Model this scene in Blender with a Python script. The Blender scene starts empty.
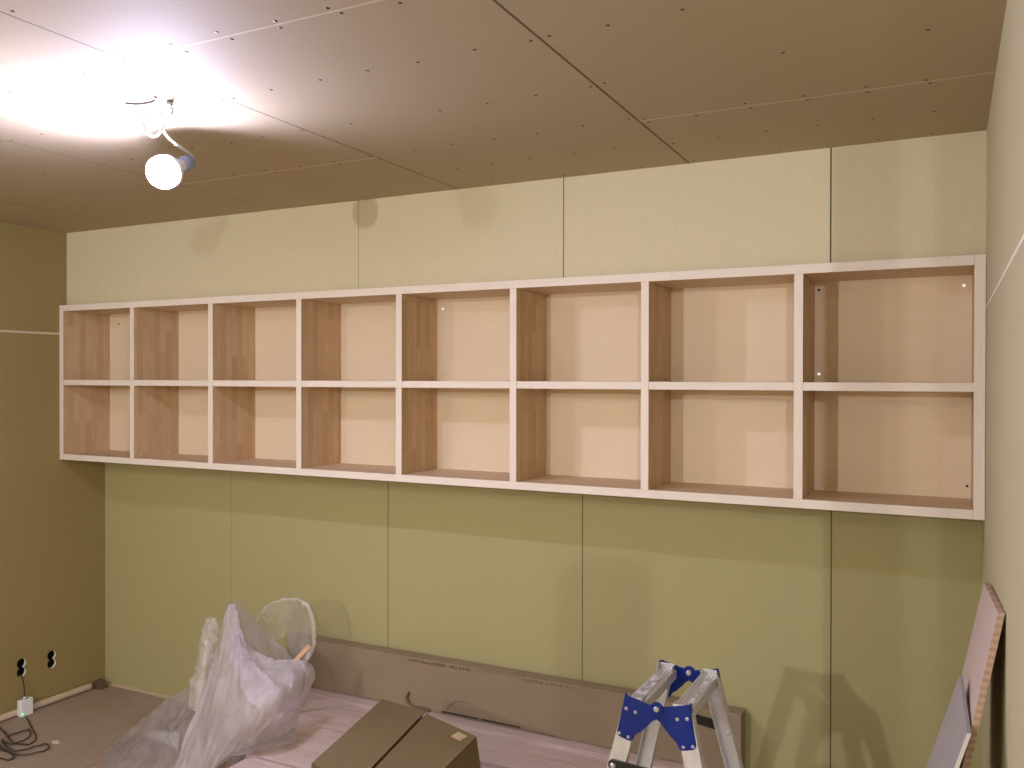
import bpy, bmesh, math, random
from mathutils import Vector, Matrix, noise
random.seed(4)
C = bpy.context.scene.collection
PI = math.pi

# ------------------------------------------------------------------ camera
F_PX = 866.0
YAW, PITCH, ROLL = 0.4665, -0.0065, 0.0016
CAM = Vector((0, 0, 1.6245))
fw = Vector((-math.sin(YAW)*math.cos(PITCH), math.cos(YAW)*math.cos(PITCH), math.sin(PITCH)))
r0 = Vector((math.cos(YAW), math.sin(YAW), 0)); u0 = r0.cross(fw)
rt = math.cos(ROLL)*r0 + math.sin(ROLL)*u0
up = -math.sin(ROLL)*r0 + math.cos(ROLL)*u0
cd = bpy.data.cameras.new('camera'); cam = bpy.data.objects.new('camera', cd); C.objects.link(cam)
cd.sensor_width = 36.0; cd.lens = 36.0*F_PX/1024.0; cd.clip_start = 0.02
M = Matrix((rt, up, -fw)).transposed().to_4x4(); M.translation = CAM
cam.matrix_world = M
bpy.context.scene.camera = cam

def at(x, y, Y):
    """surveyed point: sight line (x, y) met with the vertical plane at distance Y"""
    d = fw + (x-512)/F_PX*rt - (y-384)/F_PX*up
    return CAM + d*(Y/d.y)

# ------------------------------------------------------------------ room sizes
XL, XR = -3.9988, 0.0985
YB, YS, YU = 3.135, 2.8687, 2.913        # lower wall, shelf front, upper wall
ZC = 2.358
ZT, ZB = 1.988, 1.2126                  # shelf top and underside

# ------------------------------------------------------------------ node helper
class NT:
    def __init__(s, name):
        s.m = bpy.data.materials.new(name); s.m.use_nodes = True
        s.t = s.m.node_tree; s.t.nodes.clear()
        s.out = s.t.nodes.new('ShaderNodeOutputMaterial')
    def n(s, typ, **kw):
        nd = s.t.nodes.new(typ)
        for k, v in kw.items():
            if k.startswith('i_'): nd.inputs[k[2:].replace('_', ' ')].default_value = v
            else: setattr(nd, k, v)
        return nd
    def l(s, a, b): s.t.links.new(a, b)
    def math(s, op, a, b=None, c=None):
        nd = s.n('ShaderNodeMath', operation=op)
        for i, v in enumerate((a, b, c)):
            if v is None: continue
            if isinstance(v, (int, float)): nd.inputs[i].default_value = v
            else: s.l(v, nd.inputs[i])
        return nd.outputs[0]
    def mix(s, f, a, b, blend='MIX'):
        nd = s.n('ShaderNodeMix', data_type='RGBA', blend_type=blend)
        for sock, v in ((nd.inputs[0], f), (nd.inputs[6], a), (nd.inputs[7], b)):
            if isinstance(v, (int, float)): sock.default_value = v
            elif isinstance(v, (tuple, list)): sock.default_value = (*v[:3], 1)
            else: s.l(v, sock)
        return nd.outputs[2]
    def pos(s):
        return s.n('ShaderNodeNewGeometry').outputs['Position']
    def xyz(s, v):
        nd = s.n('ShaderNodeSeparateXYZ'); s.l(v, nd.inputs[0]); return nd.outputs
    def scaled(s, v, sc, rot=(0,0,0)):
        nd = s.n('ShaderNodeMapping'); s.l(v, nd.inputs[0])
        nd.inputs['Scale'].default_value = sc; nd.inputs['Rotation'].default_value = rot
        return nd.outputs[0]
    def noise(s, v, scale, detail=4, rough=.5, dist=0):
        nd = s.n('ShaderNodeTexNoise'); s.l(v, nd.inputs['Vector'])
        nd.inputs['Scale'].default_value = scale; nd.inputs['Detail'].default_value = detail
        nd.inputs['Roughness'].default_value = rough; nd.inputs['Distortion'].default_value = dist
        return nd.outputs[0]
    def ramp(s, f, stops):
        nd = s.n('ShaderNodeValToRGB'); s.l(f, nd.inputs[0]); e = nd.color_ramp.elements
        while len(e) < len(stops): e.new(.5)
        for q, (p, c) in zip(e, stops):
            q.position = p; q.color = (*c, 1) if isinstance(c, tuple) else (c, c, c, 1)
        return nd.outputs[0]
    def bsdf(s, col, rough=.6, metal=0, spec=.3, bump=None, bstr=.2, bdist=.002, **kw):
        b = s.n('ShaderNodeBsdfPrincipled')
        if isinstance(col, (tuple, list)): b.inputs['Base Color'].default_value = (*col[:3], 1)
        else: s.l(col, b.inputs['Base Color'])
        if isinstance(rough, (int, float)): b.inputs['Roughness'].default_value = rough
        else: s.l(rough, b.inputs['Roughness'])
        b.inputs['Metallic'].default_value = metal
        b.inputs['Specular IOR Level'].default_value = spec
        for k, v in kw.items(): b.inputs[k.replace('_', ' ')].default_value = v
        if bump is not None:
            bp = s.n('ShaderNodeBump'); bp.inputs['Strength'].default_value = bstr
            bp.inputs['Distance'].default_value = bdist
            s.l(bump, bp.inputs['Height']); s.l(bp.outputs[0], b.inputs['Normal'])
        s.l(b.outputs[0], s.out.inputs[0])
        return b
    def band(s, v, c, hw):      # 1 within hw of c
        d = s.math('ABSOLUTE', s.math('SUBTRACT', v, c))
        return s.math('LESS_THAN', d, hw)
    def maxi(s, lst):
        r = lst[0]
        for q in lst[1:]: r = s.math('MAXIMUM', r, q)
        return r

def board_mat(name, base, tint, lines, var=.035, upper=None):
    """paper-faced plasterboard. lines: list of (axis, at, half width, colour, (axis, lo, hi) limits...)"""
    s = NT(name); p = s.pos(); x = s.xyz(p); ax = {'x': x[0], 'y': x[1], 'z': x[2]}
    fine = s.noise(p, 260, 3); mott = s.noise(p, 16, 5, .6); big = s.noise(p, 1.6, 3)
    col = s.mix(mott, tuple(c*(1-var) for c in base), tuple(c*(1+var) for c in base))
    col = s.mix(s.math('MULTIPLY', big, .8), col, tint)
    if upper: col = s.mix(s.math('GREATER_THAN', ax['z'], 1.95), col, s.mix(mott, tuple(c*.985 for c in upper), tuple(c*1.015 for c in upper)))  # paler above the shelf: the stronger light up there is put into the colour
    fib = s.ramp(fine, [(.35, .95), (.65, 1.03)])
    col = s.mix(1.0, col, fib, 'MULTIPLY')
    for (a, c, hw, lc, lim) in lines:
        m = s.band(ax[a], c, hw)
        for (b, lo, hi) in lim:
            m = s.math('MULTIPLY', m, s.math('GREATER_THAN', ax[b], lo))
            m = s.math('MULTIPLY', m, s.math('LESS_THAN', ax[b], hi))
        col = s.mix(m, col, lc)
    s.bsdf(col, .75, spec=.2, bump=fine, bstr=.08, bdist=.001)
    return s.m

DK = (.10, .085, .04)
BACK = board_mat('plasterboard_back', (.46, .43, .215), (.43, .41, .215), [
    ('x', -3.10, .0012, (.30, .27, .13), [('z', 0, 1.6)]), ('x', -2.184, .0018, DK, [('z', 0, 1.6)]),
    ('x', -1.270, .0018, DK, [('z', 0, 1.6)]), ('x', -.3545, .0022, (.12, .10, .05), [('z', 0, 1.6)]),
    ('x', -2.178, .0013, (.32, .29, .15), [('z', 1.9, 3)]), ('x', -1.257, .0018, DK, [('z', 1.9, 3)]),
    ('x', -.335, .0024, DK, [('z', 1.9, 3)])], upper=(.72, .655, .46))
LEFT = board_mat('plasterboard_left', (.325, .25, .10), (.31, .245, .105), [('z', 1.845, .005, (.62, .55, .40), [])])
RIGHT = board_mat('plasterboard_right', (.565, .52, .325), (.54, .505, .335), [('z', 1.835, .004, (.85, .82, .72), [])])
LT = (.66, .58, .46); CJ = (.13, .10, .06)
CEIL = board_mat('plasterboard_ceiling', (.475, .395, .26), (.455, .385, .27), [
    ('x', -.79, .0032, CJ, []), ('x', -1.70, .0025, CJ, []), ('x', -2.61, .0015, CJ, []), ('x', -3.52, .0015, CJ, []),
    ('y', 2.372, .004, LT, [('x', -.79, 1)]), ('y', 2.372, .004, LT, [('x', -2.61, -1.70)]), ('y', 2.372, .003, LT, [('x', -4, -3.52)]),
    ('y', 1.39, .003, LT, [('x', -1.70, -.79)]), ('y', 1.39, .003, LT, [('x', -3.52, -2.61)]),
    ('y', .55, .003, LT, [('x', -.79, 1)]), ('y', .55, .003, LT, [('x', -2.61, -1.70)])])
PLAIN = board_mat('plasterboard_plain', (.55, .48, .30), (.55, .48, .30), [])

def floor_mat():
    s = NT('subfloor_board'); p = s.pos()
    g = s.noise(s.scaled(p, (3, 30, 3)), 3, 5); d = s.noise(p, 3.2, 5, .65)
    col = s.mix(g, (.31, .24, .175), (.39, .31, .23))
    col = s.mix(s.ramp(d, [(.45, 0.0), (.75, .6)]), col, (.45, .38, .31))
    x = s.xyz(p); m = s.maxi([s.band(x[0], c, .002) for c in (-3.2, -2.29, -1.38, -.47)])
    col = s.mix(m, col, (.12, .08, .05))
    s.bsdf(col, .7, spec=.2, bump=g, bstr=.1); return s.m
FLOOR = floor_mat()

def wood_mat(name, orient, c1, c2, c3, contrast=1.0, rough=.55, row=.034, length=.30):
    """finger-jointed softwood: staves run along `orient`"""
    s = NT(name); p = s.pos(); x = s.xyz(p)
    cx = s.n('ShaderNodeCombineXYZ')
    if orient == 'z': s.l(x[2], cx.inputs[0]); s.l(x[1], cx.inputs[1]); s.l(x[0], cx.inputs[2]); sc = (60, 60, 3)
    else: s.l(x[0], cx.inputs[0]); s.l(x[1], cx.inputs[1]); s.l(x[2], cx.inputs[2]); sc = (3, 60, 60)
    # shift per panel so every panel has its own staves
    if orient == 'z':
        k = s.math('MULTIPLY', s.math('ROUND', s.math('MULTIPLY', x[0], 2.0)), .137)
        add = s.n('ShaderNodeVectorMath', operation='ADD'); s.l(cx.outputs[0], add.inputs[0])
        c2_ = s.n('ShaderNodeCombineXYZ'); s.l(k, c2_.inputs[0]); s.l(s.math('MULTIPLY', k, .53), c2_.inputs[1]); s.l(c2_.outputs[0], add.inputs[1]); vec = add.outputs[0]
    else: vec = cx.outputs[0]
    b = s.n('ShaderNodeTexBrick'); s.l(vec, b.inputs['Vector'])
    b.inputs['Scale'].default_value = 1; b.inputs['Mortar Size'].default_value = .0004
    b.inputs['Brick Width'].default_value = length; b.inputs['Row Height'].default_value = row
    b.inputs['Color1'].default_value = (*c1, 1); b.inputs['Color2'].default_value = (*c2, 1); b.inputs['Mortar'].default_value = (*[q*.9 for q in c2], 1)
    b.offset = .37; b.offset_frequency = 2; b.squash = 1
    g = s.noise(s.scaled(p, sc), 4, 5, .6, .4)
    col = s.mix(s.ramp(g, [(.35, 0.0), (.75, .7*contrast)]), b.outputs[0], c3)
    s.bsdf(col, rough, spec=.25, bump=g, bstr=.05); return s.m
WOODV = wood_mat('laminated_pine_upright', 'z', (.70, .53, .335), (.55, .39, .23), (.45, .305, .175))
WOODH = wood_mat('laminated_pine_board', 'x', (.74, .59, .42), (.68, .53, .37), (.60, .455, .31))
EDGE = wood_mat('pine_edge', 'x', (.93, .87, .79), (.88, .80, .71), (.78, .66, .55), .7, row=.05, length=.42)

def ply_mat():
    s = NT('pale_plywood'); p = s.pos()
    g = s.noise(s.scaled(p, (2.2, 10, 30)), 3, 6, .6, .3); big = s.noise(p, 3, 3)
    col = s.mix(g, (.80, .66, .46), (.88, .77, .60)); col = s.mix(s.math('MULTIPLY', big, .4), col, (.86, .72, .55))
    s.bsdf(col, .6, spec=.25, bump=g, bstr=.04); return s.m
PLY = ply_mat()

def simple(name, col, rough=.5, metal=0, spec=.4, nscale=None, namp=.1, **kw):
    s = NT(name)
    if nscale:
        n = s.noise(s.pos(), nscale, 4); c = s.mix(n, tuple(q*(1-namp) for q in col), tuple(min(1, q*(1+namp)) for q in col))
        s.bsdf(c, rough, metal, spec, bump=n, bstr=.05, **kw)
    else: s.bsdf(col, rough, metal, spec, **kw)
    return s.m
def card_mat(name, a, b):
    s = NT(name); p = s.pos()
    n = s.noise(p, 5, 4); f = s.noise(s.scaled(p, (8, 8, 120)), 3, 2)
    c = s.mix(n, a, b); c = s.mix(s.math('MULTIPLY', f, .25), c, tuple(q*.85 for q in a))
    s.bsdf(c, .7, spec=.2, bump=n, bstr=.08); return s.m
CARD = card_mat('long_carton_card', (.28, .22, .145), (.335, .27, .185))
CARD2 = card_mat('box_card', (.175, .13, .062), (.205, .155, .08))
def pink_mat():
    s = NT('pink_wrapping_paper'); p = s.pos()
    n = s.noise(s.scaled(p, (2, 9, 5)), 3, 5, .6); m = s.noise(s.scaled(p, (1.2, 14, 2)), 2.2, 4, .7, .8)
    c = s.mix(n, (.54, .42, .385), (.70, .59, .55)); c = s.mix(s.ramp(m, [(.52, 0.0), (.62, .45)]), c, (.46, .28, .24))
    s.bsdf(c, .45, spec=.4, bump=n, bstr=.35, bdist=.01); return s.m
PINK = pink_mat()
INK = simple('black_print', (.03, .022, .018), .7)
FAINT = simple('faint_print', (.24, .165, .11), .7)
BLUE = simple('blue_plastic_coated_steel', (.002, .020, .20), .36, 0, .3)
def alu_mat():
    s = NT('brushed_aluminium'); p = s.pos(); g = s.noise(s.scaled(p, (30, 30, 2)), 6, 4)
    c = s.mix(g, (.58, .58, .58), (.76, .76, .77)); r = s.math('MULTIPLY_ADD', g, .25, .28)
    s.bsdf(c, r, .6, .5, bump=g, bstr=.06); return s.m
ALU = alu_mat()
RIVET = simple('zinc_rivet', (.72, .72, .72), .3, .8)
BLACK = simple('black_rubber_plastic', (.018, .018, .018), .45)
def strip_mat(name, a, b):
    s = NT(name); p = s.pos(); g = s.noise(s.scaled(p, (4, 4, 4)), 4, 4); c = s.mix(g, a, b)
    s.bsdf(c, .5, spec=.35); return s.m
MELA = strip_mat('pale_melamine', (.62, .50, .47), (.68, .56, .52))
GREYP = strip_mat('grey_laminate', (.36, .34, .36), (.42, .39, .40))
def layer_mat():
    s = NT('layered_board_edge'); x = s.xyz(s.pos()); w = s.math('SINE', s.math('MULTIPLY', x[2], 420))
    c = s.mix(s.math('MULTIPLY_ADD', w, .5, .5), (.50, .33, .25), (.62, .47, .40)); s.bsdf(c, .6); return s.m
LAYER = layer_mat()
WHITE = simple('white_plastic', (.80, .80, .80), .4)
PAPER = simple('white_paper', (.74, .74, .80), .7)
PIPE = simple('pale_batten', (.58, .47, .34), .6, nscale=20)
DARKV = simple('dark_cavity', (.02, .017, .012), .9)
RIMW = simple('white_gypsum_rim', (.80, .76, .66), .8)
SCREW = simple('dark_screw', (.05, .04, .035), .4, .6)
CORDW = simple('white_cable', (.80, .78, .82), .45)
CABLE = simple('dark_cable', (.055, .045, .035), .55)
SOCK = simple('blue_grey_socket', (.22, .26, .42), .4)
def emis(name, col, st):
    s = NT(name); e = s.n('ShaderNodeEmission'); e.inputs[0].default_value = (*col, 1); e.inputs[1].default_value = st
    s.l(e.outputs[0], s.out.inputs[0]); return s.m
BULB = emis('lit_bulb', (.76, .74, 1.10), 1700)
LED = emis('green_led', (.1, 1, .45), 2.0)
def film_mat(name, alpha, lo, hi, col=(.80, .76, .78)):
    s = NT(name); p = s.pos()
    n = s.noise(p, 22, 5, .65, .6); n2 = s.noise(s.scaled(p, (1, 1, .35)), 9, 4, .6, 1.2)
    d = s.n('ShaderNodeBsdfPrincipled'); d.inputs['Base Color'].default_value = (*col, 1)
    d.inputs['Roughness'].default_value = .28; d.inputs['Specular IOR Level'].default_value = .6
    bp = s.n('ShaderNodeBump'); bp.inputs['Strength'].default_value = .45; bp.inputs['Distance'].default_value = .006
    s.l(n, bp.inputs['Height']); s.l(bp.outputs[0], d.inputs['Normal'])
    t = s.n('ShaderNodeBsdfTranslucent'); t.inputs[0].default_value = (*col, 1)
    m1 = s.n('ShaderNodeMixShader'); m1.inputs[0].default_value = .40; s.l(d.outputs[0], m1.inputs[1]); s.l(t.outputs[0], m1.inputs[2])
    tr = s.n('ShaderNodeBsdfTransparent'); m2 = s.n('ShaderNodeMixShader')
    f = s.ramp(n2, [(.35, lo), (.65, hi)]); s.l(f, m2.inputs[0])
    s.l(tr.outputs[0], m2.inputs[1]); s.l(m1.outputs[0], m2.inputs[2]); s.l(m2.outputs[0], s.out.inputs[0])
    return s.m
FILM = film_mat('milky_film', .7, .58, .88, (.78, .74, .80))
CLEAR = film_mat('clear_film', .3, .24, .48, (.80, .80, .78))
THIN = film_mat('thin_film', .5, .46, .74, (.66, .63, .66))
CRUMP = film_mat('crumpled_film', .8, .38, .85, (.9, .88, .88))

# ------------------------------------------------------------------ mesh helpers
def box(bm, x0, x1, y0, y1, z0, z1, mi=0):
    vs = [bm.verts.new(p) for p in ((x0,y0,z0),(x1,y0,z0),(x1,y1,z0),(x0,y1,z0),(x0,y0,z1),(x1,y0,z1),(x1,y1,z1),(x0,y1,z1))]
    fs = []
    for q in ((0,3,2,1),(4,5,6,7),(0,1,5,4),(1,2,6,5),(2,3,7,6),(3,0,4,7)):
        f = bm.faces.new([vs[i] for i in q]); f.material_index = mi; fs.append(f)
    return vs, fs
def hexa(bm, b4, t4, mi=0):
    vs = [bm.verts.new(p) for p in list(b4)+list(t4)]
    fs = [bm.faces.new([vs[i] for i in q]) for q in ((0,3,2,1),(4,5,6,7),(0,1,5,4),(1,2,6,5),(2,3,7,6),(3,0,4,7))]
    for f in fs: f.material_index = mi
    return vs, fs
def tube(bm, pts, r, seg=10, closed=False, mi=0):
    pts = [Vector(p) for p in pts]; n = len(pts); rings = []
    rad = r if isinstance(r, (list, tuple)) else [r]*n
    prev = None
    for i, p in enumerate(pts):
        if closed: t = pts[(i+1) % n]-pts[i-1]
        else: t = pts[min(i+1, n-1)]-pts[max(i-1, 0)]
        t.normalize()
        if prev is None:
            a = t.orthogonal().normalized()
        else: a = (prev-t*prev.dot(t)).normalized()
        prev = a; b = t.cross(a)
        rings.append([bm.verts.new(p+(a*math.cos(2*PI*k/seg)+b*math.sin(2*PI*k/seg))*rad[i]) for k in range(seg)])
    for i in range(n if closed else n-1):
        A, B = rings[i], rings[(i+1) % n]
        for k in range(seg):
            f = bm.faces.new((A[k], A[(k+1) % seg], B[(k+1) % seg], B[k])); f.smooth = True; f.material_index = mi
    if not closed:
        for R_ in (rings[0][::-1], rings[-1]):
            f = bm.faces.new(R_); f.material_index = mi
def spline(pts, k=8, closed=False):
    pts = [Vector(p) for p in pts]; out = []; n = len(pts)
    for i in range(n if closed else n-1):
        g = (lambda j: pts[j % n]) if closed else (lambda j: pts[max(0, min(n-1, j))])
        a, b, c, d = g(i-1), g(i), g(i+1), g(i+2)
        for q in range(k):
            t = q/k
            out.append(.5*((2*b)+(c-a)*t+(2*a-5*b+4*c-d)*t*t+(-a+3*b-3*c+d)*t**3))
    if not closed: out.append(pts[-1])
    return out
def prism(bm, poly, y0, y1, mi=0):       # poly in (x, z), extruded along y
    a = [bm.verts.new((x, y0, z)) for x, z in poly]; b = [bm.verts.new((x, y1, z)) for x, z in poly]
    n = len(poly); fs = [bm.faces.new(a), bm.faces.new(b[::-1])]
    for i in range(n): fs.append(bm.faces.new((a[(i+1) % n], a[i], b[i], b[(i+1) % n])))
    for f in fs: f.material_index = mi
def lathe(bm, prof, origin, axis, seg=24, mi=0):   # prof (r, h) along axis
    axis = Vector(axis).normalized(); a = axis.orthogonal().normalized(); b = axis.cross(a); o = Vector(origin); rings = []
    for r, h in prof:
        rings.append([bm.verts.new(o+axis*h+(a*math.cos(2*PI*k/seg)+b*math.sin(2*PI*k/seg))*max(r, 1e-5)) for k in range(seg)])
    for A, B in zip(rings, rings[1:]):
        for k in range(seg):
            f = bm.faces.new((A[k], A[(k+1) % seg], B[(k+1) % seg], B[k])); f.smooth = True; f.material_index = mi
    for R_ in (rings[0][::-1], rings[-1]):
        f = bm.faces.new(R_); f.material_index = mi
def obj(name, bm, mats, parent=None, bevel=0, recalc=True):
    if recalc: bmesh.ops.recalc_face_normals(bm, faces=bm.faces)
    me = bpy.data.meshes.new(name); bm.to_mesh(me); bm.free()
    for m in (mats if isinstance(mats, (list, tuple)) else [mats]): me.materials.append(m)
    o = bpy.data.objects.new(name, me); C.objects.link(o)
    if parent is not None:
        o.parent = parent; o.matrix_parent_inverse = Matrix.Translation(parent.location).inverted() if parent.type == 'EMPTY' else Matrix()
    if bevel:
        md = o.modifiers.new('bevel', 'BEVEL'); md.width = bevel; md.segments = 2; md.limit_method = 'ANGLE'
    return o
def tag(o, label=None, cat=None, group=None, kind=None):
    if label: o['label'] = label
    if cat: o['category'] = cat
    if group: o['group'] = group
    if kind: o['kind'] = kind
    return o
def thing(name, loc, label, cat, group=None):
    o = bpy.data.objects.new(name, None); C.objects.link(o); o.location = loc; o.empty_display_size = .05
    return tag(o, label, cat, group)
def bx(name, dims, mat, parent=None, bevel=0):
    bm = bmesh.new(); box(bm, *dims); return obj(name, bm, mat, parent, bevel)

# ------------------------------------------------------------------ setting
X1, Y0 = 1.6, -3.6
def struct(o, label=None, cat=None): return tag(o, label, cat, kind='structure')
struct(bx('floor', (XL-.1, X1+.1, Y0-.1, YB+.1, -.1, 0), FLOOR), 'brown bare subfloor boards with dust', 'floor')
ceiling = bx('ceiling', (XL-.1, X1+.1, Y0-.1, YB+.1, ZC, ZC+.1), CEIL)
struct(ceiling, 'bare plasterboard ceiling with joints and dark screw heads', 'ceiling')
# back wall: lower part, and the upper part built forward flush with the shelf
bm = bmesh.new()
prof = [(YB, 0), (YB+.1, 0), (YB+.1, ZC), (YU, ZC), (YU, ZT+.0005), (3.16, ZT+.0005), (3.16, ZB-.0005), (YB, ZB-.0005)]
a = [bm.verts.new((XL-.1, y, z)) for y, z in prof]; b = [bm.verts.new((X1+.1, y, z)) for y, z in prof]
bm.faces.new(a); bm.faces.new(b[::-1])
for i in range(8): bm.faces.new((a[i], b[i], b[(i+1) % 8], a[(i+1) % 8]))
struct(obj('wall_back', bm, BACK), 'yellow plasterboard back wall, its upper band built forward above the shelf', 'wall')

# left wall with two figure-eight cut-outs
def eight(cy, cz, r=.0235, d=.021):
    pts = []
    h = math.acos(d/r)            # overlap half angle
    for k in range(15):           # upper lobe, from lower right round the top to lower left
        t = -PI/2+h + (2*PI-2*h)*k/14
        pts.append((cy+r*math.cos(t), cz+d+r*math.sin(t)))
    for k in range(1, 14):
        t = PI/2+h + (2*PI-2*h)*k/14
        pts.append((cy+r*math.cos(t), cz-d+r*math.sin(t)))
    return pts
EI = [(2.668, .221), (2.826, .215)]
holes = [eight(*c) for c in EI]
def left_wall():
    bm = bmesh.new()
    outer = [(Y0-.1, 0), (YB+.1, 0), (YB+.1, ZC), (Y0-.1, ZC)]
    edges = []
    for loop in [outer]+holes:
        vs = [bm.verts.new((XL, y, z)) for y, z in loop]
        for i in range(len(vs)): edges.append(bm.edges.new((vs[i], vs[(i+1) % len(vs)])))
    bmesh.ops.triangle_fill(bm, edges=edges, use_beauty=True, use_dissolve=False)
    for f in list(bm.faces):     # drop anything filled inside a hole
        c = f.calc_center_median()
        for (cy, cz) in EI:
            if min(math.hypot(c.y-cy, c.z-cz-.021), math.hypot(c.y-cy, c.z-cz+.021)) < .0235*.97 and max(abs(v.co.y-cy) for v in f.verts) < .03 and max(abs(v.co.z-cz) for v in f.verts) < .05:
                bm.faces.remove(f); break
    T = .0125
    for loop in holes:
        A = [bm.verts.new((XL, y, z)) for y, z in loop]; B = [bm.verts.new((XL-T, y, z)) for y, z in loop]
        n = len(loop)
        for i in range(n):
            f = bm.faces.new((A[i], A[(i+1) % n], B[(i+1) % n], B[i])); f.material_index = 1
    for (cy, cz) in EI:           # cavity behind
        vs, fs = box(bm, XL-.07, XL-T, cy-.05, cy+.05, cz-.07, cz+.07, 2)
        bm.faces.remove(fs[3])
    vs, fs = box(bm, XL-.1, XL-.08, Y0-.1, YB+.1, 0, ZC, 0)
    return obj('wall_left', bm, [LEFT, RIMW, DARKV], recalc=False)
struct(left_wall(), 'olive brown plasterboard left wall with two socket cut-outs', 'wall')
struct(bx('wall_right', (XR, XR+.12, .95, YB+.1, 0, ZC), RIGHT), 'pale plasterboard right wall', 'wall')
struct(bx('wall_front', (XL-.1, X1+.1, Y0-.1, Y0, 0, ZC), PLAIN), 'plasterboard wall behind the viewpoint', 'wall')
struct(bx('wall_far_right', (X1, X1+.1, Y0-.1, YB+.1, 0, ZC), PLAIN), 'plasterboard wall beyond the opening', 'wall')

# battens along the wall bases
bm = bmesh.new(); tube(bm, spline([(XL+.016, 2.0, .017), (XL+.017, 2.5, .018), (XL+.020, 2.9, .020), (XL+.024, 3.03, .021)], 4), .0165, 10)
struct(obj('baseboard_left', bm, PIPE), 'pale rounded batten lying along the left wall base', 'trim')
struct(bx('baseboard_back', (XL+.06, -2.7, YB-.012, YB, 0, .012), PIPE), 'thin pale strip along the back wall base', 'trim')
bm = bmesh.new(); hexa(bm, [(XL+.003, 3.045, 0), (XL+.075, 3.05, 0), (XL+.07, 3.10, 0), (XL+.003, 3.10, 0)], [(XL+.006, 3.05, .034), (XL+.055, 3.055, .026), (XL+.055, 3.10, .030), (XL+.006, 3.10, .04)])
o = obj('wood_offcut', bm, simple('dark_offcut', (.12, .08, .05), .8, nscale=40), bevel=.003)
tag(o, 'small dark block on the floor in the left corner', 'offcut')

# ceiling screws
spots = []
bounds = [(-4.43, -3.52), (-3.52, -2.61), (-2.61, -1.70), (-1.70, -.79), (-.79, .12)]
for bi, (b0, b1) in enumerate(bounds):
    even = bi in (0, 2, 4)
    rows = ([.86, 1.10, 1.40, 1.70, 2.02, 2.352, 2.392, 2.64, 2.885] if even else [.86, 1.10, 1.37, 1.41, 1.70, 2.03, 2.35, 2.62, 2.885])
    for ry in rows:
        for k in range(7):
            x = b0+.018+(b1-b0-.036)*k/6
            if x < XL+.03 or x > XR-.03: continue
            if random.random() < .12: continue
            spots.append((x+random.uniform(-.008, .008), ry+random.uniform(-.008, .008)))
def visible(x, y):
    d = Vector((x, y, ZC))-CAM; z = d.dot(fw)
    if z < .3: return None
    px, py = 512+F_PX*d.dot(rt)/z, 384-F_PX*d.dot(up)/z
    return z if -5 < px < 1030 and -5 < py else None
vis = sorted([(visible(x, y), x, y) for x, y in spots if visible(x, y)])
sb = bmesh.new(); lathe(sb, [(.0046, -.0009), (.0046, 0.0), (.0016, .0006)], (0, 0, 0), (0, 0, -1), 8)
scr = obj('screw', sb, SCREW); first = True
for i, (d, x, y) in enumerate(vis[:100]):
    o = scr if first else scr.copy()
    if not first: C.objects.link(o)
    first = False
    o.parent = ceiling; o.location = (x, y, ZC-.0003)
if len(vis) > 100:
    bm = bmesh.new()
    for d, x, y in vis[100:]: lathe(bm, [(.0038, -.0009), (.0038, 0.0), (.0016, .0006)], (x, y, ZC-.0003), (0, 0, -1), 8)
    tag(obj('screw', bm, SCREW, ceiling), kind='stuff')

# ------------------------------------------------------------------ the wall shelf
XR_ = XR-.0012; XL_ = XL+.003
T = .030; N = 8; PITCHX = (XR_-XL_-T)/N; YBK = 3.139
shelf = thing('wall_shelf', ((XL+XR)/2, YS, ZB), 'long two-row pale wooden wall shelf with sixteen open compartments across the back wall', 'shelf')
def panel(name, d, mats, edge_axis='y'):
    bm = bmesh.new(); vs, fs = box(bm, *d)
    bmesh.ops.recalc_face_normals(bm, faces=bm.faces)
    for f in bm.faces:
        if f.normal.y < -.9: f.material_index = 1
    return obj(name, bm, mats, shelf, .0012)
EDGEV = wood_mat('pine_edge_upright', 'z', (.93, .87, .79), (.88, .80, .71), (.78, .67, .56), .6, row=.05, length=.5)
panel('side_panel', (XL_, XL_+T, YS, YBK, ZB, ZT), [WOODV, EDGEV])
panel('side_panel', (XR_-T, XR_, YS, YBK, ZB, ZT), [WOODV, EDGEV])
panel('top_panel', (XL_+T, XR_-T, YS+.0005, YBK, ZT-T, ZT), [WOODH, EDGE])
panel('bottom_panel', (XL_+T, XR_-T, YS+.0005, YBK, ZB, ZB+.029), [WOODH, EDGE])
bx('back_panel', (XL_, XR_, YBK, YBK+.005, ZB, ZT), PLY, shelf)
ZM = (ZB+ZT)/2
for i in range(1, N):
    xc = XL_+T/2+PITCHX*i
    panel('divider', (xc-T/2+.001, xc+T/2-.001, YS+.001, YBK, ZB+.029, ZT-T), [WOODV, EDGEV])
for i in range(N):
    x0 = XL_+T/2+PITCHX*i+T/2-.001; x1 = XL_+T/2+PITCHX*(i+1)-T/2+.001
    panel('middle_board', (x0, x1, YS+.002, YBK, ZM-.0135, ZM+.0135), [WOODH, EDGE])
def dot(x, y, Y, r, m, nm):
    p = at(x, y, Y); bm = bmesh.new(); lathe(bm, [(r, 0), (r, .0015), (r*.5, .0025)], (p.x, YBK-.0001, p.z), (0, -1, 0), 10); return obj(nm, bm, m, shelf)
PIN = emis('pin_glint_glow', (1, .97, .9), .9)  # pins are no lamps: a weak glow stands in for their glint

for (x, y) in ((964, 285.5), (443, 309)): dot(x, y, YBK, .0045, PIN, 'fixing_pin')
for (x, y) in ((967, 486), (119, 324)): dot(x, y, YBK, .004, SCREW, 'fixing_screw')
for (x, y) in ((819, 374), (819, 290)): dot(x, y, YBK, .0045, PIN if y > 300 else SCREW, 'fixing_pin')

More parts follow.
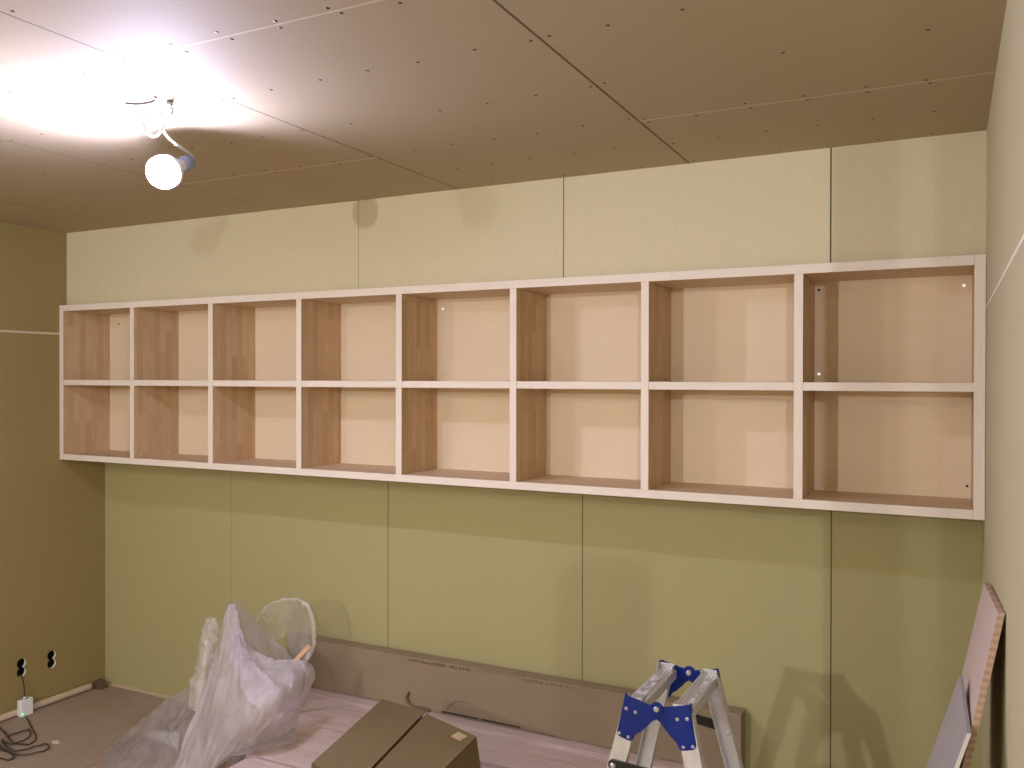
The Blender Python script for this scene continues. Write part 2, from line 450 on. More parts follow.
# ------------------------------------------------------------------ hanging bulb
BC = at(164, 172, 1.805); nax = Vector((-.10, .88, .45)).normalized()
lamp = thing('hanging_work_lamp', (BC.x, BC.y, ZC), 'glaring bare white bulb hanging on a looped white cable from the ceiling', 'lamp')
R = .049
bm = bmesh.new()
prof = [(R*math.sin(t), R*math.cos(t)) for t in [PI*k/20 for k in range(0, 13)]]       # from nose to shoulder
prof = [(r, -h) for r, h in prof]
lathe(bm, prof, BC, nax, 32)
for f in bm.faces:
    cth = (f.calc_center_median()-BC).normalized().dot(-nax)
    if cth < math.cos(math.radians(68)): f.material_index = 1
obj('bulb', bm, [BULB, emis('lit_bulb_shoulder', (.80, .80, 1.0), 14)], lamp)
bm = bmesh.new(); e = prof[-1]
lathe(bm, [(e[0]+.0008, e[1]-.001), (.0475, .022), (.036, .042), (.021, .062), (.019, .070), (.0185, .085)], BC, nax, 32)
obj('bulb_neck', bm, simple('white_bulb_neck', (.75, .75, .8), .4), lamp)
bm = bmesh.new(); lathe(bm, [(.021, .082), (.0225, .086), (.0225, .118), (.018, .126), (.006, .132)], BC, nax, 24)
obj('lamp_socket', bm, SOCK, lamp)
top = BC+nax*.130; hk = Vector((-1.851, 1.651, ZC))
bm = bmesh.new(); tube(bm, spline([top, top+nax*.015+Vector((0, -.012, .012)), at(169, 138, 1.76), at(163, 126, 1.71), at(167, 115, 1.675), at(171, 108, 1.655), hk]), .0036, 10)
obj('cable', bm, CORDW, lamp)
c = at(154, 123, 1.69); bm = bmesh.new()
lp = []
for k in range(24):
    t = 2*PI*k/24; lp.append(c+rt*(.029*math.cos(t))+up*(.036*math.sin(t))+fw*(.006*math.sin(2*t)))
tube(bm, lp, .0040, 10, True); obj('cable_loop', bm, CORDW, lamp)
bm = bmesh.new(); tube(bm, [hk+Vector((0, 0, 0)), hk-Vector((0, 0, .012))], .009, 12); tube(bm, spline([hk+Vector((0, 0, -.01)), hk+Vector((.010, 0, -.02)), hk+Vector((.004, 0, -.034)), hk+Vector((-.008, 0, -.028))]), .003, 8)
obj('ceiling_hook', bm, simple('grey_hook', (.35, .33, .33), .4, .5), lamp)
bm = bmesh.new(); c = Vector((-1.905, 1.60, ZC-.002)); tube(bm, [c+Vector((.055*math.cos(t), .028*math.sin(t), 0)) for t in [PI*k/14 for k in range(15)]], .0032, 8)
obj('cable_end', bm, simple('grey_cable', (.25, .23, .22), .5), lamp)

# ------------------------------------------------------------------ pink wrapped flooring packs
def pack(x0, x1, y0, y1, z1, label):
    bm = bmesh.new(); vs, fs = box(bm, x0, x1, y0, y1, 0, z1)
    bmesh.ops.subdivide_edges(bm, edges=bm.edges, cuts=14, use_grid_fill=True)
    for v in bm.verts:
        am = .0004 if v.co.y > 3.0 else .006
        k = noise.noise(Vector((v.co.x*5, v.co.y*11, v.co.z*9)))
        if v.co.z > .01: v.co += Vector((0, .3*k*am, k*am-(.001 if am < .001 else .0075)))
    for f in bm.faces: f.smooth = False
    o = obj('flooring_pack', bm, PINK, None, 0)
    tag(o, label, 'package'); return o
pack(-2.66, -.70, 2.762, YB-.014, .2375, 'pink paper wrapped flooring pack against the wall, under the long brown carton')
pack(-2.34, -.99, 2.44, 2.748, .229, 'middle pink paper wrapped flooring pack, between the rear pack and the open box')
pack(-2.30, -1.02, 2.05, 2.42, .232, 'front pink paper wrapped flooring pack, under the closed brown box')

# ------------------------------------------------------------------ long carton
CX0, CX1, CZ0, CZ1, CY = -2.68, -.64, .2385, .452, 3.055
carton = thing('long_carton', ((CX0+CX1)/2, CY+.03, CZ0), 'long flat brown cardboard carton with black print, standing on edge against the back wall', 'carton')
bm = bmesh.new(); box(bm, CX0, CX1, CY, CY+.068, CZ0, CZ1); obj('carton_body', bm, CARD, carton, .003)
def text(s, p0, p1, size, m, shear=0, nm='lettering', Y=CY-.0012, flip=False):
    cu = bpy.data.curves.new(nm, 'FONT'); cu.body = s; cu.size = size; cu.shear = shear; cu.offset = 0; cu.resolution_u = 3
    to = bpy.data.objects.new(nm, cu); C.objects.link(to); bpy.context.view_layer.update()
    me = bpy.data.meshes.new_from_object(to.evaluated_get(bpy.context.evaluated_depsgraph_get())); bpy.data.objects.remove(to)
    xs = [v.co.x for v in me.vertices]; w = max(xs)-min(xs); x0 = min(xs)
    a = at(*p0, Y); b = at(*p1, Y); sx = (b.x-a.x)/w
    for v in me.vertices:
        q = (v.co.x-x0)*sx
        v.co = Vector((a.x+q, Y, a.z+(b.z-a.z)*q/(b.x-a.x)+v.co.y))
    me.materials.append(m); o = bpy.data.objects.new(nm, me); C.objects.link(o); o.parent = carton
    o.matrix_parent_inverse = Matrix.Translation(carton.location).inverted(); return o
text('easssfine Pigoooe', (409, 660.5), (431, 665), .017, INK, .2)
text('0000', (432.5, 665), (445, 667.5), .019, INK, .2)
text('RD-Z108', (450, 668), (470, 671.5), .016, INK, .1)
text('株式会社 建材工場 ', (474, 671), (519, 678), .014, FAINT)
text('ロロ土±I', (523, 681), (543, 684.5), .015, INK, .1)
text('ニウッドワン', (545, 685), (573, 689.5), .014, INK, .1)
def mark(pts, w, m, nm='printed_line'):
    bm = bmesh.new(); P = [at(x, y, CY-.0012) for x, y in pts]
    for p in P: p.z = max(p.z, CZ0+.0045)
    for a, b in zip(P, P[1:]):
        hexa(bm, [(a.x, CY-.0012, a.z-w), (b.x, CY-.0012, b.z-w), (b.x, CY, b.z-w), (a.x, CY, a.z-w)], [(a.x, CY-.0012, a.z+w), (b.x, CY-.0012, b.z+w), (b.x, CY, b.z+w), (a.x, CY, a.z+w)])
    return obj(nm, bm, m, carton)
mark([(441, 711.5), (478.5, 719)], .0032, INK); mark([(481, 719.6), (520.5, 727.6)], .0032, INK)
mark([(524, 729), (556, 736)], .0018, FAINT)
tp = spline([at(409, 692, CY-.004), at(406.5, 699, CY-.008), at(412, 706, CY-.010), at(421, 709.5, CY-.006), at(432, 710.5, CY-.004)], 6)
for p in tp: p.z = max(p.z, CZ0+.008)
bm = bmesh.new(); tube(bm, tp, [.0045]+[.0065]*22+[.002, .002], 8)
tag(obj('torn_tape', bm, simple('brown_tape', (.17, .10, .05), .5), carton), 'dark curled strip of tape')
bm = bmesh.new(); tube(bm, spline([at(447, 710, CY-.001), at(451, 704, CY-.001), at(460, 701, CY-.001), at(470, 704, CY-.001)], 6), .0014, 6)
obj('hand_hole_crease', bm, FAINT, carton)

# ------------------------------------------------------------------ closed brown box in front
bxz, bz0 = .45, .236
Bk = thing('cardboard_box', (-1.6, 2.3, bz0), 'closed brown cardboard box with a slit between its two lid flaps, on the pink packs', 'box')
A_, B_, C_ = Vector((-1.846, 2.615, 0)), Vector((-1.625, 2.562, 0)), Vector((-1.377, 2.480, 0))
dl, dm, dr = [Vector(v).normalized() for v in ((.115, -.53, 0), (.069, -.335, 0), (.028, -.248, 0))]
Ln = .55
def quad3(a, b, c, d, z): return [(q.x, q.y, z) for q in (a, b, c, d)]
E_ = B_+Vector((.004, 0, 0))
bm = bmesh.new()
bot = [A_+Vector((.01, 0, 0)), C_+Vector((.035, .0, 0)), C_+dr*Ln+Vector((.035, 0, 0)), A_+dl*Ln+Vector((.01, 0, 0))]
top4 = [A_, C_, C_+dr*Ln, A_+dl*Ln]
hexa(bm, [(q.x, q.y, bz0) for q in bot], [(q.x, q.y, bxz-.006) for q in top4]); obj('box_body', bm, CARD2, Bk)
def flap(name, a, b, da, db, z, zin, side):
    bm = bmesh.new(); L = Ln
    za, zb = (z, z+zin) if side == 'l' else (z+zin, z)
    P = [(a.x, a.y, za), (b.x, b.y, zb), ((b+db*L).x, (b+db*L).y, zb), ((a+da*L).x, (a+da*L).y, za)]
    hexa(bm, [(x, y, q-.004) for x, y, q in P], P); return obj(name, bm, CARD2, Bk, .001)
flap('lid_flap', A_, B_-Vector((.002, 0, 0)), dl, dm, bxz, .010, 'l'); flap('lid_flap', B_+Vector((.0035, -.003, 0)), C_, dm, dr, bxz, .004, 'r')
bm = bmesh.new(); q = C_+dr*.02+Vector((-.07, .018, 0)); hexa(bm, [(q.x, q.y, .4515), (q.x+.045, q.y-.018, .4515), (q.x+.040, q.y-.058, .4515), (q.x-.003, q.y-.042, .4515)], [(q.x, q.y, .4535), (q.x+.045, q.y-.018, .4535), (q.x+.040, q.y-.058, .4535), (q.x-.003, q.y-.042, .4535)])
obj('tape_piece', bm, simple('tan_tape', (.52, .40, .24), .35), Bk)

def worn_mat():
    s = NT('worn_white_sticker'); n = s.noise(s.scaled(s.pos(), (1, .5, 1)), 45, 5, .65)
    c = s.mix(s.ramp(n, [(.44, 0.0), (.54, 1.0)]), (.42, .40, .38), (.86, .86, .92)); s.bsdf(c, .35, .2); return s.m
WORN = worn_mat()
# ------------------------------------------------------------------ step ladder
HX, HN, HF = -.630, 2.043, 2.330
lad = thing('step_ladder', (HX, (HN+HF)/2, 0), 'aluminium folding step ladder with blue hinge brackets standing open in front of the wall', 'ladder')
SL, WD, TH = .24, .044, .0265          # slope outward, rail face width, depth
SPL = .10                              # spread in y going down
def rail(side, near):                  # side -1 left, +1 right
    zt_, zb_ = .838, .015
    Yh = HN if near else HF; sy = -1 if near else 1
    def ring(z):
        xo = HX+side*(.079+SL*(.843-z)+.001); xi = xo-side*WD; y = Yh+sy*(SPL*(.84-z))
        return xo, xi, y
    bm = bmesh.new(); t = .0025
    # C channel: web faces outwards (y), two flanges turn towards the ladder's middle
    for (za, zb2) in ((zb_, zt_),):
        xo0, xi0, y0 = ring(za); xo1, xi1, y1 = ring(zb2); iy = -sy
        def H(fx0, fx1, fy0, fy1):
            hexa(bm, [(fx0[0], y0+iy*fy0, za), (fx1[0], y0+iy*fy0, za), (fx1[0], y0+iy*fy1, za), (fx0[0], y0+iy*fy1, za)],
                     [(fx0[1], y1+iy*fy0, zb2), (fx1[1], y1+iy*fy0, zb2), (fx1[1], y1+iy*fy1, zb2), (fx0[1], y1+iy*fy1, zb2)])
        H((xo0, xo1), (xi0, xi1), 0, t)
        H((xo0, xo1), (xo0-side*t, xo1-side*t), t, TH)
        H((xi0, xi1), (xi0+side*t, xi1+side*t), t, TH)
    r = obj('rail', bm, ALU, lad, .0008)
    # foot
    xo, xi, y = ring(0.02); bm = bmesh.new()
    iy = -sy
    hexa(bm, [(xo+side*.006, y-iy*.003, 0), (xi, y-iy*.003, 0), (xi, y+iy*.03, 0), (xo+side*.006, y+iy*.03, 0)], [(xo+side*.002, y-iy*.003, .05), (xi, y-iy*.003, .05), (xi, y+iy*.03, .05), (xo+side*.002, y+iy*.03, .05)])
    f = obj('rubber_foot', bm, BLACK); f.parent = r; pass
    return r
PL = [(-.709, .843), (-.690, .8375), (-.668, .8325), (-.652, .829)]
hub = [( -.630+.0165*math.cos(t), .820+.0165*math.sin(t)) for t in [math.radians(a) for a in range(150, -61, -15)]]
tail = [(-.6275, .797), (-.640, .790), (-.652, .776), (-.666, .762), (-.681, .751), (-.6865, .740), (-.692, .7345), (-.698, .7345), (-.722, .7405), (-.727, .745), (-.727, .750), (-.7195, .785)]
for near in (True, False):
    Yp = HN-.0045 if near else HF+.0015
    for side in (-1, 1):
        rl = rail(side, near)
        yy0 = Yp-(.003 if side < 0 else 0) if near else Yp+(.003 if side < 0 else 0)
        poly = PL+hub+tail
        if side > 0: poly = [(2*HX-x, z) for x, z in poly][::-1]
        # shear the plate with the spread of the rails so that it lies on them
        bm = bmesh.new(); prism(bm, poly, yy0, yy0+.003)
        sy = -1 if near else 1
        for v in bm.verts: v.co.y += sy*SPL*(.84-v.co.z)
        e0, e1, e2 = (-.709, .843), (-.7195, .785), (-.727, .748)
        for (p, q) in ((e0, e1), (e1, e2)):
            (xa, za), (xb, zb_) = p, q
            if side > 0: xa, xb = 2*HX-xa, 2*HX-xb
            o_ = side*.0022; ya, yb = yy0+.0015+sy*SPL*(.84-za), yy0+.0015+sy*SPL*(.84-zb_); dp = -sy*.016
            hexa(bm, [(xa, ya, za), (xa+o_, ya, za), (xa+o_, ya+dp, za), (xa, ya+dp, za)], [(xb, yb, zb_), (xb+o_, yb, zb_), (xb+o_, yb+dp, zb_), (xb, yb+dp, zb_)])
        pl = obj('hinge_bracket', bm, BLUE, lad, .0008)
        rz = [(-.706, .810, .0046), (-.682, .805, .0046), (-.7215, .749, .0042), (-.6985, .7435, .0042)]
        for x, z, rr in rz:
            if side > 0: x = 2*HX-x
            y = yy0+(0 if near else .003)+sy*SPL*(.84-z)
            bm = bmesh.new(); lathe(bm, [(rr, -.001), (rr, .0015), (rr*.6, .0032)], (x, y, z), (0, sy, 0), 14)
            rv = obj('rivet', bm, RIVET); rv.parent = pl; pass
        # embossed rib on the bracket
        bm = bmesh.new(); P = [(-.714, .7885), (-.700, .789), (-.680, .784), (-.665, .779)]
        tube(bm, spline([((x if side < 0 else 2*HX-x), yy0+(0 if near else .003)+sy*SPL*(.84-z), z) for x, z in P], 4), .0016, 8)
        rb = obj('pressed_rib', bm, BLUE); rb.parent = pl; pass
    sy = -1 if near else 1
    bm = bmesh.new(); y = (HN-.0085 if near else HF+.0075)
    lathe(bm, [(.0075, -.012), (.0075, .001), (.005, .0035)], (HX, y, .820), (0, sy, 0), 18); obj('hinge_bolt', bm, RIVET, lad)
    bm = bmesh.new(); lathe(bm, [(.0075, -.001), (.0075, .001), (.005, .0035)], (HX, (HN+.001 if near else HF-.004), .820), (0, -sy, 0), 18); obj('hinge_bolt', bm, RIVET, lad)
# lips of the far brackets reach forward over the treads; treads between rails
for side in (-1, 1):
    for j, zt_ in enumerate((.824, .50, .25)):
        ye = SPL*(.84-zt_); y0, y1 = HN-ye+.003, HF+ye-.003
        xo = HX+side*(.079+SL*(.843-zt_)); w = .050 if j == 0 else .055
        xa, xb = sorted((xo-side*.002, xo-side*(w)))
        bm = bmesh.new()
        # ribbed tread: stepped top profile extruded along y
        steps = 5; prof = []
        for k in range(steps):
            a0 = xa+(xb-xa)*k/steps; a1 = xa+(xb-xa)*(k+.55)/steps; a2 = xa+(xb-xa)*(k+1)/steps
            prof += [(a0, zt_), (a1, zt_), (a1+.0008, zt_-.0022), (a2-.0008, zt_-.0022)]
        prof += [(xb, zt_), (xb, zt_-.024), (xb-.0022, zt_-.024), (xb-.0022, zt_-.005), (xa+.0022, zt_-.005), (xa+.0022, zt_-.024), (xa, zt_-.024)]
        prism(bm, prof, y0, y1); td = obj('tread', bm, ALU, lad)
        if j == 0 and side < 0:
            bm = bmesh.new(); box(bm, xa+.006, xb-.018, y0+.06, y1-.07, zt_+.0002, zt_+.0009); lb = obj('worn_sticker', bm, WORN); lb.parent = td
        if j == 0 and side > 0:
            bm = bmesh.new(); box(bm, xa+.026, xb-.010, y0+.03, y1-.06, zt_+.0002, zt_+.0009); lb = obj('worn_sticker', bm, WORN); lb.parent = td
# black locking stays
for near in (True, False):
    sy = -1 if near else 1; zz = .672
    y = (HN if near else HF)+sy*(SPL*(.84-zz)+ (.006 if near else -.006-.02))
    if not near: y = HF+SPL*(.84-zz)-.030
    bm = bmesh.new()
    def bar(x0, z0, x1, z1, w, yy, mi=0):
        d = Vector((x1-x0, 0, z1-z0)).normalized(); n = Vector((-d.z, 0, d.x)); P = []
        for k in range(9):
            t = PI/2+PI*k/8; P.append((x0+w*(d.x*math.cos(t)+n.x*math.sin(t)), z0+w*(d.z*math.cos(t)+n.z*math.sin(t))))
        for k in range(9):
            t = -PI/2+PI*k/8; P.append((x1+w*(d.x*math.cos(t)+n.x*math.sin(t)), z1+w*(d.z*math.cos(t)+n.z*math.sin(t))))
        prism(bm, P, yy, yy+.006)
    if not near: y = HF+SPL*(.84-.684)+.001; bar(-.612, .689, -.540, .680, .0125, y)
    else: bar(-.736, .668, -.655, .664, .0135, y); bar(-.668, .664, -.526, .668, .0105, y+.0065 if near else y-.0065)
    st = obj('locking_stay', bm, BLACK, lad, .0008)
    def riv(x, y, sgn, r=.0075):
        bm = bmesh.new(); lathe(bm, [(r, -.001), (r, .0015), (r*.55, .0035)], (x, y, .668), (0, sgn, 0), 16)
        rv = obj('rivet', bm, RIVET); rv.parent = st; pass
    for x in (-.736, -.526):
        yo = (HN if near else HF)+sy*SPL*(.84-.668)
        riv(x, yo-(.008 if near else 0), sy)
        if not near and x > -.6: riv(x+.0, yo-.001, -1)

# ------------------------------------------------------------------ boards leaning on the right wall
def leaning(name, y0a, y1a, ztop, xt, slope, th, ty, mats, label, bevel=.0006, zt2=None, xt2=None):
    """board whose wide face looks left; xt = x of its left face at the top"""
    zt2 = zt2 or ztop; xt2 = xt if xt2 is None else xt2
    bm = bmesh.new(); xb = xt-slope*ztop
    dy = ty
    b4 = [(xb, y0a+dy, 0), (xb+th, y0a+dy, 0), (xb+th+xt2-xt, y1a+dy, 0), (xb+xt2-xt, y1a+dy, 0)]
    t4 = [(xt, y0a, ztop), (xt+th, y0a, ztop), (xt2+th, y1a, zt2), (xt2, y1a, zt2)]
    hexa(bm, b4, t4); bmesh.ops.recalc_face_normals(bm, faces=bm.faces)
    for f in bm.faces:
        if f.normal.y < -.8: f.material_index = 1
        if f.normal.z > .5: f.material_index = 2
    o = obj(name, bm, mats, None, bevel); tag(o, label, 'board'); return o
leaning('wood_plank', 1.85, 2.46, 1.189, .0845, .19, .0125, 0, [MELA, LAYER, LAYER], 'pinkish pale plank with layered edge leaning on the right wall, taller of two boards', zt2=1.116, xt2=.082)
leaning('laminate_panel', 1.80, 2.145, .972, .034, .30, .0075, .0, [GREYP, WHITE, GREYP], 'grey panel with a white edge leaning in front of the taller plank at right', zt2=.972, xt2=.025)

# ------------------------------------------------------------------ power adapter, cable, scrap
ad = thing('power_adapter', (XL+.045, 2.66, 0), 'small white power adapter with a green light at the foot of the left wall', 'adapter')
bm = bmesh.new(); hexa(bm, [(XL+.030, 2.625, 0.001), (XL+.062, 2.625, .001), (XL+.062, 2.69, .001), (XL+.030, 2.69, .001)], [(XL+.018, 2.63, .078), (XL+.050, 2.63, .078), (XL+.050, 2.695, .080), (XL+.018, 2.695, .080)])
obj('adapter_body', bm, WHITE, ad, .006)
bm = bmesh.new(); lathe(bm, [(.012, 0), (.012, .010), (.008, .012)], (XL+.036, 2.662, .079), (0, 0, 1), 14); obj('plug_collar', bm, RIVET, ad)
bm = bmesh.new(); lathe(bm, [(.004, 0), (.004, .002)], (XL+.0625, 2.632, .018), (1, 0, 0), 10); obj('indicator_light', bm, LED, ad)
bm = bmesh.new(); tube(bm, spline([(XL-.03, 2.664, .19), (XL-.004, 2.666, .185), (XL+.010, 2.668, .165), (XL+.020, 2.67, .12), (XL+.034, 2.663, .088)], 8), .0026, 8); obj('lead', bm, CABLE, ad)
cz = .005
def fl(x, y):
    d = fw + (x-512)/F_PX*rt - (y-384)/F_PX*up; p = CAM+d*((cz-CAM.z)/d.z); return p
bm = bmesh.new()
c1 = [fl(26, 717), fl(32, 728), fl(36, 737), fl(30, 744), fl(14, 743), fl(5, 733), fl(-4, 726), fl(-14, 730), fl(-10, 745), fl(8, 752), fl(14, 757), fl(8, 760), fl(-6, 757)]
c2 = [fl(8, 737), fl(20, 733), fl(29, 731), fl(30, 737), fl(22, 742), fl(10, 745), fl(2, 741), fl(6, 747), fl(16, 752), fl(34, 748), fl(46, 745), fl(49, 749), fl(40, 753), fl(18, 756), fl(4, 750), fl(-6, 742)]
for k, c in enumerate((c1, c2)):
    s_ = spline(c, 8)
    for i, p in enumerate(s_): p.z = .005+.004*(k+.6*math.sin(i*.5)**2)
    tube(bm, s_, .0034, 8)
cb = obj('power_cable', bm, CABLE); tag(cb, 'thin dark cable lying in loops on the floor near the left wall', 'cable')
p = fl(56, 742); bm = bmesh.new()
vs = []
for k in range(9):
    t = 2*PI*k/9; vs.append(bm.verts.new((p.x+.026*math.cos(t)*random.uniform(.6, 1.1), p.y+.016*math.sin(t)*random.uniform(.6, 1.1), .003+.006*random.random())))
f = bm.faces.new(vs); ex = bmesh.ops.extrude_face_region(bm, geom=[f])
for g in ex['geom']:
    if isinstance(g, bmesh.types.BMVert): g.co.z = .0006
sc_ = obj('paper_scrap', bm, simple('crumpled_white_paper', (.62, .56, .50), .7)); tag(sc_, 'tiny crumpled white scrap on the floor beside the dark cable', 'scrap')

# ------------------------------------------------------------------ crumpled plastic bag
def patch(bm, rows, ku=8, kv=8, amp=.006, freq=14, mi=0, seed=0, ridge=.0):
    ex = [spline([at(*p) for p in r], ku) for r in rows]
    cols = [spline([r[i] for r in ex], kv) for i in range(len(ex[0]))]
    nv = len(cols[0]); G = []
    for i, c in enumerate(cols):
        G.append([])
        for j, p in enumerate(c):
            q = p*freq+Vector((seed, 0, 0)); d = Vector((noise.noise(q), noise.noise(q+Vector((9, 0, 0))), noise.noise(q+Vector((0, 9, 0)))*.5))
            rg = ridge*(abs(noise.noise(Vector((i*.33+seed, j*.045, 0))))-.2) if ridge else 0
            G[-1].append(bm.verts.new(p+d*amp+Vector((0, -1, 0))*rg))
    for i in range(len(G)-1):
        for j in range(nv-1):
            f = bm.faces.new((G[i][j], G[i+1][j], G[i+1][j+1], G[i][j+1])); f.smooth = True; f.material_index = mi
bm = bmesh.new()
# front sheet
patch(bm, [
 [(229,604,2.66),(234,606,2.66),(240,628,2.62),(250,648,2.58),(268,658,2.56),(288,660,2.60),(305,660,2.66),(312,667,2.70)],
 [(222,625,2.62),(230,640,2.55),(243,656,2.50),(259,672,2.48),(277,680,2.50),(294,678,2.56),(308,676,2.64),(314,677,2.70)],
 [(214,655,2.58),(224,672,2.48),(240,688,2.42),(258,698,2.42),(275,700,2.46),(291,698,2.54),(303,695,2.62),(311,688,2.68)],
 [(207,682,2.54),(214,702,2.42),(230,716,2.38),(250,722,2.38),(268,720,2.44),(284,716,2.50),(296,710,2.60),(303,699,2.68)],
 [(197,712,2.48),(204,732,2.40),(216,745,2.36),(236,742,2.38),(256,737,2.44),(274,731,2.52),(289,725,2.60),(299,712,2.66)],
 [(184,740,2.42),(192,758,2.36),(206,768,2.34),(226,757,2.36),(250,747,2.44),(270,738,2.52),(287,731,2.60),(297,724,2.66)],
 [(170,775,2.36),(182,790,2.30),(196,790,2.32),(216,768,2.36),(243,752,2.44),(266,742,2.52),(286,734,2.60),(296,729,2.66)]],
 mi=0, amp=.007, ridge=.040)
patch(bm, [
 [(234,604,2.655),(237,610,2.63),(241,634,2.585),(249,655,2.53),(262,672,2.47),(280,688,2.46),(298,697,2.56),(308,695,2.66)],
 [(231,606,2.65),(233,620,2.60),(236,642,2.55),(243,664,2.48),(257,683,2.43),(276,698,2.43),(295,703,2.55),(305,700,2.66)],
 [(229,608,2.64),(229,630,2.59),(231,655,2.53),(238,678,2.44),(250,700,2.38),(270,712,2.42),(289,712,2.54),(300,706,2.66)]], mi=0, amp=.005, ridge=.02, seed=21)
# inner back sheet seen through the mouth
patch(bm, [
 [(233,602,2.69),(241,604,2.72),(252,617,2.76),(268,634,2.78),(282,648,2.78),(296,660,2.76)],
 [(230,625,2.69),(240,632,2.74),(252,642,2.78),(266,655,2.79),(280,664,2.79),(296,668,2.77)],
 [(226,660,2.69),(240,665,2.76),(252,670,2.80),(266,676,2.80),(280,680,2.80),(300,680,2.78)]], mi=2, amp=.006, seed=3, ridge=.02)
# clear loop of film behind
ring = [(257,650),(254,634),(257,620),(265,608),(279,601),(294,599),(306,604),(312,617),(314,634),(313,648),(305,662),(295,672)]
cen = (286,636)
rows = []
for s_ in (1.0, .66, .3, .05): rows.append([(cen[0]+(x-cen[0])*s_, cen[1]+(y-cen[1])*s_, 2.84+.05*(1-s_)) for x, y in ring])
patch(bm, rows, 5, 4, amp=.007, mi=1, seed=7)
patch(bm, [[(205,620,2.72),(211,617,2.71),(218,622,2.72)],[(201,640,2.70),(209,638,2.67),(216,642,2.70)],[(197,660,2.68),(204,662,2.64),(213,664,2.68)],[(192,682,2.66),(200,686,2.62),(210,690,2.66)],[(189,708,2.64),(196,712,2.58),(206,716,2.62)]], 6, 10, amp=.012, freq=40, mi=3, seed=5, ridge=.02)
# low sheet spreading over the floor
patch(bm, [
 [(196,684,2.80),(184,689,2.80),(168,699,2.78),(150,713,2.74),(132,729,2.70),(117,744,2.64),(107,757,2.56),(104,772,2.50)],
 [(198,700,2.72),(184,708,2.70),(168,718,2.68),(152,730,2.64),(136,744,2.58),(124,757,2.52),(116,770,2.46),(112,784,2.42)],
 [(200,722,2.62),(186,732,2.58),(171,742,2.56),(156,753,2.52),(143,765,2.46),(134,778,2.41),(128,790,2.38),(124,800,2.36)],
 [(200,752,2.50),(188,762,2.46),(176,772,2.44),(164,782,2.42),(152,792,2.38),(144,800,2.36),(140,806,2.34),(136,812,2.32)],
 [(202,790,2.38),(190,796,2.36),(180,802,2.34),(170,806,2.32),(160,812,2.30),(152,816,2.28),(148,820,2.27),(144,824,2.26)]], mi=2, amp=.012, freq=12, seed=11, ridge=.03)
# lower right lobe
patch(bm, [
 [(232,757,2.42),(250,748,2.48),(268,742,2.54),(284,736,2.60),(295,730,2.66)],
 [(226,775,2.38),(246,768,2.42),(264,762,2.50),(280,756,2.58),(295,752,2.64)],
 [(222,800,2.34),(244,795,2.38),(262,790,2.44),(280,785,2.50),(296,780,2.56)]], mi=2, amp=.010, seed=15, ridge=.02)
zmin = .006
for v in bm.verts:
    if v.co.z < zmin: v.co.z = zmin+.002*random.random()
    # keep the film above the packs it is draped over
    if v.co.z < .245 and v.co.x > (-2.67 if v.co.y > 2.76 else -2.345) and v.co.y > 2.05: v.co.z = .245+.002*random.random()
bag = obj('plastic_bag', bm, [FILM, CLEAR, THIN, CRUMP])
tag(bag, 'large crumpled translucent white plastic bag slumped on the floor and the pink packs', 'bag')
def pchild(name, bm, m):
    o = obj(name, bm, m); o.parent = bag; return o
bm = bmesh.new(); rp = spline([at(x, y, 2.84) for x, y in ring[1:-1]], 8); rr = []
for i, p in enumerate(rp):
    f_ = i/len(rp); rr.append(.004+.0035*abs(noise.noise(Vector((i*.35, 0, 2))))+(.008 if .52 < f_ < .97 else 0)*(.5+abs(noise.noise(Vector((i*.5, 5, 0))))))
    p += Vector((noise.noise(Vector((i*.4, 0, 0))), noise.noise(Vector((i*.4, 3, 0))), noise.noise(Vector((i*.4, 7, 0)))))*.006
tube(bm, rp, rr, 8); pchild('rolled_rim', bm, CRUMP)
bm = bmesh.new(); P = [at(142, 750, 2.72), at(178, 749, 2.72), at(180, 732, 2.76), at(147, 731, 2.76)]
fr = [bm.verts.new(p) for p in P]; bk = [bm.verts.new(p+Vector((0, .0015, .0005))) for p in P]
bm.faces.new(fr); bm.faces.new(bk[::-1])
for i in range(4): bm.faces.new((fr[(i+1) % 4], fr[i], bk[i], bk[(i+1) % 4]))
tag(pchild('paper_label', bm, PAPER), 'white rectangular label')
bm = bmesh.new(); a, b = at(289, 667, 2.705), at(309, 646, 2.735); d = (b-a).normalized(); n1 = d.cross(Vector((0, 1, 0))).normalized(); w = .008
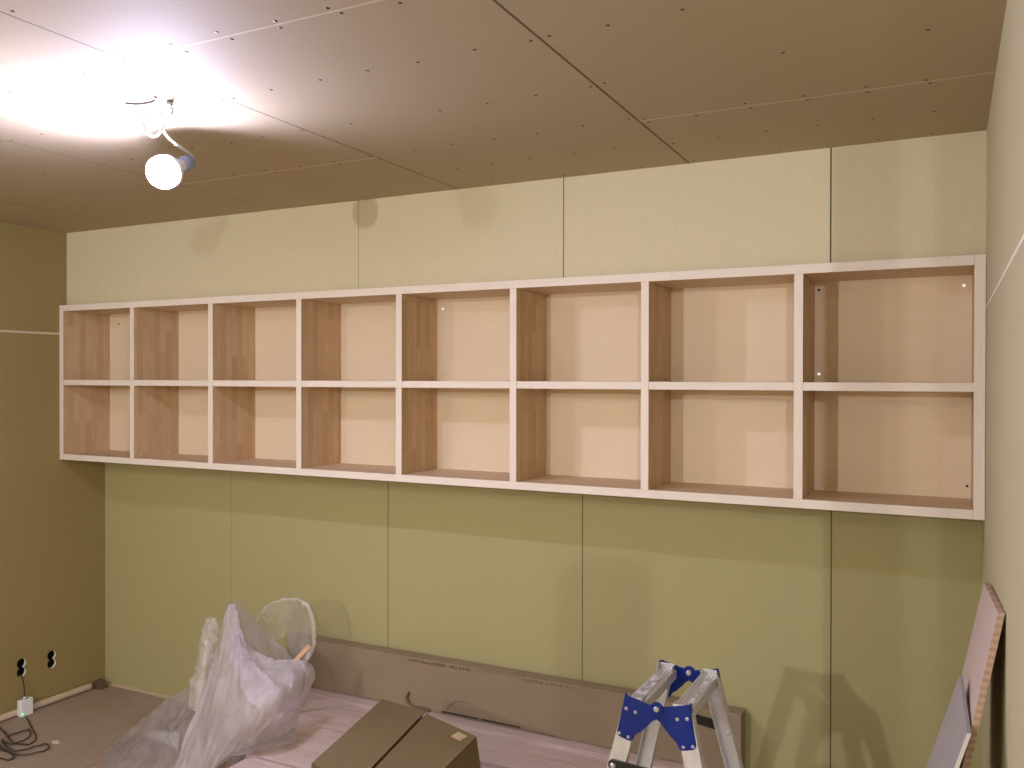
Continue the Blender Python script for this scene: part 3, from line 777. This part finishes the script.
hexa(bm, [a-n1*w, a+n1*w, a+n1*w+Vector((0, .006, 0)), a-n1*w+Vector((0, .006, 0))], [b-n1*w, b+n1*w, b+n1*w+Vector((0, .006, 0)), b-n1*w+Vector((0, .006, 0))])
tag(obj('wood_strip', bm, simple('orange_wood', (.70, .43, .27), .6, nscale=30)), 'short light orange wood strip poking out of the plastic bag', 'wood strip')

struct(bx('shadow_post', (.130, .196, -.18, -.12, 0, 1.885), EDGEV, None, .006), 'added timber post, unseen behind the viewpoint, casting a shadow on the back wall', 'post')  # unseen post, added to throw an upright shadow on the lower wall
# ------------------------------------------------------------------ lights
def point(name, loc, w, col, r=.04):
    l = bpy.data.lights.new(name, 'POINT'); l.energy = w; l.color = col; l.shadow_soft_size = r
    o = bpy.data.objects.new(name, l); C.objects.link(o); o.location = loc; return o
point('lamp_light', (-1.74, -1.75, 1.97), 140, (.99, .975, 1.0), .03)
point('lamp_light', (-2.80, -.10, 2.14), 30, (.99, .975, 1.0), .035)
point('lamp_light', (.54, -1.07, 2.16), 92, (.99, .975, 1.0), .012)
# added narrow spot with no known source, draws a faint upright streak
l = bpy.data.lights.new('streak_spot', 'SPOT'); l.energy = 90; l.color = (1, 1, .98); l.spot_size = math.radians(50); l.spot_blend = 1; l.shadow_soft_size = .01
o = bpy.data.objects.new('streak_spot', l); C.objects.link(o); o.location = (-.45, -3.2, 1.75)
o.rotation_euler = (Vector((-.085, 2.95, 1.45))-o.location).to_track_quat('-Z', 'Y').to_euler(); o.scale = (.028, 1, 1)
w = bpy.data.worlds.new('world'); bpy.context.scene.world = w; w.use_nodes = True
w.node_tree.nodes['Background'].inputs[0].default_value = (.5, .5, .55, 1); w.node_tree.nodes['Background'].inputs[1].default_value = .05

sc = bpy.context.scene
sc.view_settings.view_transform = 'Standard'; sc.view_settings.look = 'None'; sc.view_settings.exposure = -.06
sc.cycles.use_denoising = True; sc.cycles.max_bounces = 10; sc.cycles.diffuse_bounces = 6; sc.cycles.transparent_max_bounces = 24
sc.cycles.sample_clamp_indirect = 6
